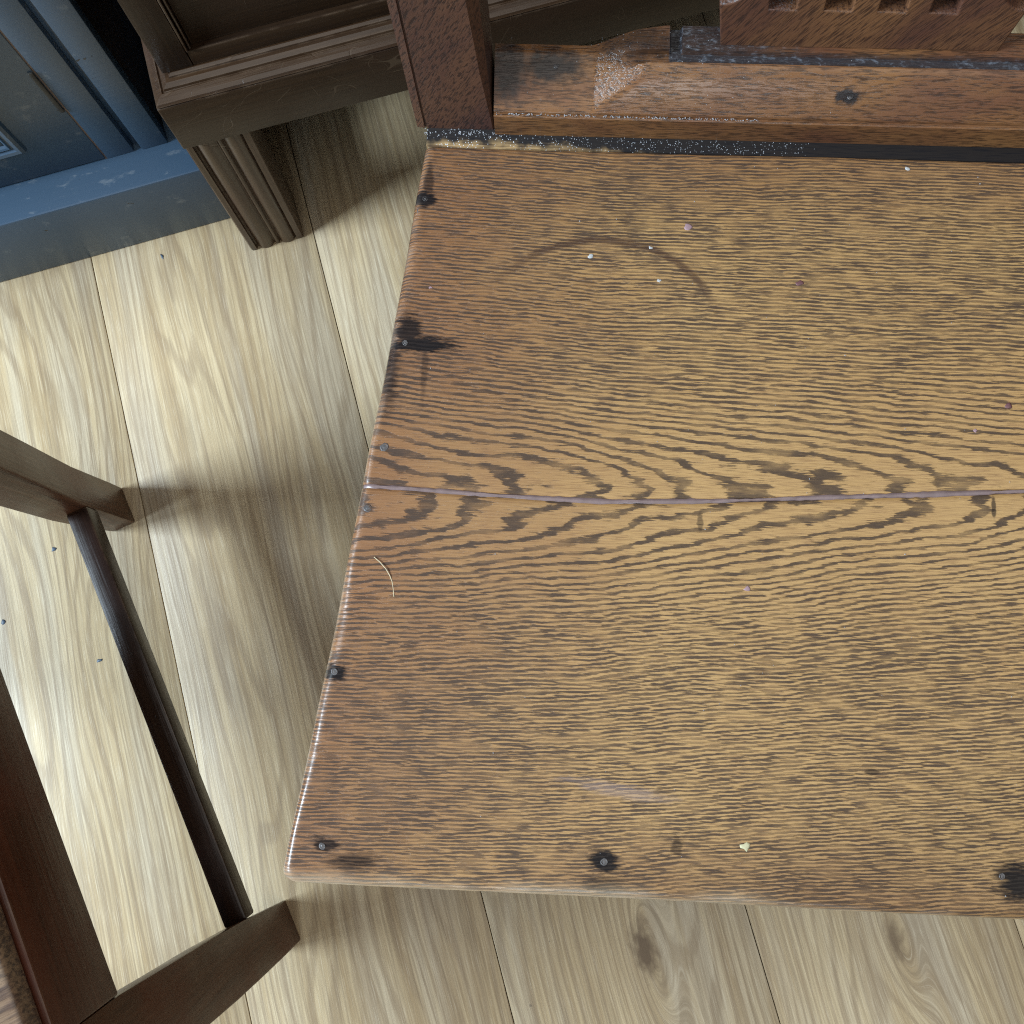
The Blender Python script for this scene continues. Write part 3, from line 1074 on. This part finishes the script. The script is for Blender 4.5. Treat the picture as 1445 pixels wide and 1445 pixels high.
# front leg, tapering to the foot
def front_leg(x_off, flip):
    rings = []
    for z, xf, xb, y0, y1 in ((0.0, -0.0085, -0.034, 0.2105, 0.2520), (0.03, -0.0090, -0.038, 0.2095, 0.2525), (0.11, -0.0105, -0.046, 0.2095, 0.2525), (0.2, -0.007, -0.050, 0.2110, 0.2530), (0.30, -0.004, -0.052, 0.2110, 0.2540), (0.44, -0.004, -0.052, 0.2110, 0.2550)):
        if flip: xf, xb = x_off - xb, x_off - xf
        rings.append(section(xf, xb, y0, y1, z))
    return link("leg", loft(rings, 0.0016, 2, (0, 0, 0)), M['side_z'], side)


def back_leg(x_off, flip):
    rings = []
    for z, xf, xb, y0, y1 in ((0.0, -0.0085, -0.034, -0.2520, -0.2105), (0.05, -0.0095, -0.036, -0.2515, -0.2060), (0.11, -0.0105, -0.038, -0.2500, -0.2003), (0.19, -0.0105, -0.040, -0.2470, -0.1945), (0.27, -0.0100, -0.040, -0.2425, -0.1900), (0.365, -0.008, -0.040, -0.2370, -0.1840), (0.44, -0.008, -0.040, -0.2370, -0.1840), (0.60, -0.010, -0.040, -0.2560, -0.2130), (0.90, -0.014, -0.042, -0.3150, -0.2830)):
        if flip: xf, xb = x_off - xb, x_off - xf
        rings.append(section(xf, xb, y0, y1, z))
    return link("back_leg", loft(rings, 0.0018, 2, (0, 0, 0)), M['side_z'], side)


WID = -0.46
front_leg(0, False)
front_leg(WID, True)
back_leg(0, False)
back_leg(WID, True)
for xo in (0, 1):
    x1, x0 = (-0.0108, -0.0320) if xo == 0 else (WID + 0.032, WID + 0.011)
    link("stretcher", box(x0, x1, -0.2008, 0.2098, 0.0850, 0.1105, 0.0022, 2), M['side_dark'], side)
    x1, x0 = (-0.0075, -0.030) if xo == 0 else (WID + 0.030, WID + 0.0075)
    link("side_rail", box(x0, x1, -0.1838, 0.2108, 0.3660, 0.4440, 0.0015, 2), M['side_y'], side)
link("front_rail", box(WID + 0.054, -0.054, 0.216, 0.238, 0.366, 0.444, 0.0015, 2), M['side_y'], side)
link("back_rail", box(WID + 0.042, -0.042, -0.228, -0.206, 0.366, 0.444, 0.0015, 2), M['side_y'], side)
# seat notched round the back posts
so = [(-0.0105, 0.262), (-0.0105, -0.1800), (-0.0440, -0.1800), (-0.0440, -0.226), (WID + 0.044, -0.226), (WID + 0.044, -0.18), (WID + 0.0105, -0.18), (WID + 0.0105, 0.262)]
link("seat", loft([[(a, b_, 0.4445) for a, b_ in so], [(a, b_, 0.4620) for a, b_ in so]], 0.0035, 3), M['side_seat'], side)
link("crest_rail", box(WID + 0.043, -0.043, -0.312, -0.292, 0.80, 0.89, 0.003, 2), M['side_y'], side)
link("back_slat", box(WID + 0.041, -0.041, -0.266, -0.248, 0.62, 0.67, 0.003, 2), M['side_y'], side)

# ------------------------------------------------------------------ small loose things
pts = [(-0.0972, 0.0627), (-0.0935, 0.0598), (-0.0897, 0.0559), (-0.0873, 0.0522), (-0.0859, 0.0491), (-0.0849, 0.0446), (-0.0841, 0.0401)]


def to_world(u, v): return (u * ca - v * sa, u * sa + v * ca)


hb = to_world(-0.0873, 0.0522)
hp = []
for i, (u, v) in enumerate(pts):
    x, y = to_world(u, v)
    hp.append((x - hb[0], y - hb[1], ground_z(u, v) - ZS + 0.0003 + 0.0005 * math.sin(i)))
hair = link("hair", tube(hp, 0.00024, 6), M['hair'], None, (hb[0], hb[1], ZS))
tag(hair, "thin pale curved hair lying on the oak seat near its left edge", "hair")

for i, (x, y, rx, ry, rz, lab) in enumerate((
        (-0.2819, 0.5554, 0.0022, 0.0046, 0.3, "blue paint flake on the floor just in front of the blue plinth"),
        (-0.4621, 0.2620, 0.0036, 0.0034, 1.0, "blue paint flake on the floor between the dark chair's legs, nearest its front leg"),
        (-0.4375, 0.1337, 0.0036, 0.0022, 0.2, "blue paint flake on the floor nearest the dark chair's low stretcher"),
        (-0.5283, 0.1999, 0.0030, 0.0030, 0.8, "blue paint flake on the floor at the far left under the dark chair"))):
    o = link("paint_flake", blob(rx * 0.8, ry * 0.8, 0.0007, 7, 50 + i, 0.45), M['fleck_blue'], None, (x, y, 0.0))
    o.rotation_euler = (0.1, -0.1, rz)
    tag(o, lab, "paint flake", "blue paint flakes on the floor")

# crumbs and lint over the seat and the moulded rail: one uncountable scatter
V, F = [], []
rd = random.Random(11)


def crumb(u, v, z, r):
    b0 = len(V)
    n = rd.choice((3, 4, 5))
    x, y = to_world(u, v)
    a0 = rd.uniform(0, 6.28)
    st = rd.uniform(0.5, 1.0)
    top = []
    for lev, s in ((0, 1.0), (1, 0.7)):
        for i in range(n):
            a = 6.28318 * i / n
            dx, dy = r * s * math.cos(a), r * s * st * math.sin(a)
            V.append((x + dx * math.cos(a0) - dy * math.sin(a0), y + dx * math.sin(a0) + dy * math.cos(a0), z + (r * 0.6 if lev else -r * 0.1)))
    for i in range(n):
        j = (i + 1) % n
        F.append((b0 + i, b0 + j, b0 + n + j, b0 + n + i))
    F.append(tuple(b0 + n + i for i in range(n)))


for k in range(130):
    u = rd.uniform(-0.08, 0.30)
    v = rd.uniform(-0.11, 0.315)
    if v < 0.12 and rd.random() < 0.45: continue
    crumb(u, v, ground_z(u, v), rd.choice((0.0002, 0.00025, 0.0003, 0.0003, 0.00045)))
for k in range(150):
    u = min(max(rd.gauss(0.055, 0.045), -0.03), 0.2)
    v = rd.uniform(0.3355, 0.376)
    crumb(u, v, rail_z(u, v), rd.choice((0.00014, 0.00018, 0.0002, 0.0003)))
for k in range(160):
    u = rd.uniform(0.0, 0.16)
    v = rd.uniform(0.323, 0.3312)
    crumb(u, v, ZS - 0.0012, rd.choice((0.0002, 0.0003, 0.0004)))
for k in range(90):
    u = rd.uniform(-0.085, -0.03)
    v = min(0.3345, rd.gauss(0.3325, 0.0015))
    crumb(u, v, ZS - 0.0012, rd.choice((0.0003, 0.0004, 0.0006)))
for k in range(260):
    u = rd.uniform(-0.038, 0.12)
    crumb(u, RV0 + rd.uniform(0.0012, 0.0030), 0.4677, rd.choice((0.0003, 0.0004, 0.0005)))
dust = link("dust", mesh("dust", V, F), M['lint'])
tag(dust, "pale crumbs and lint scattered over the oak seat and the moulded rail", "dust", kind='stuff')
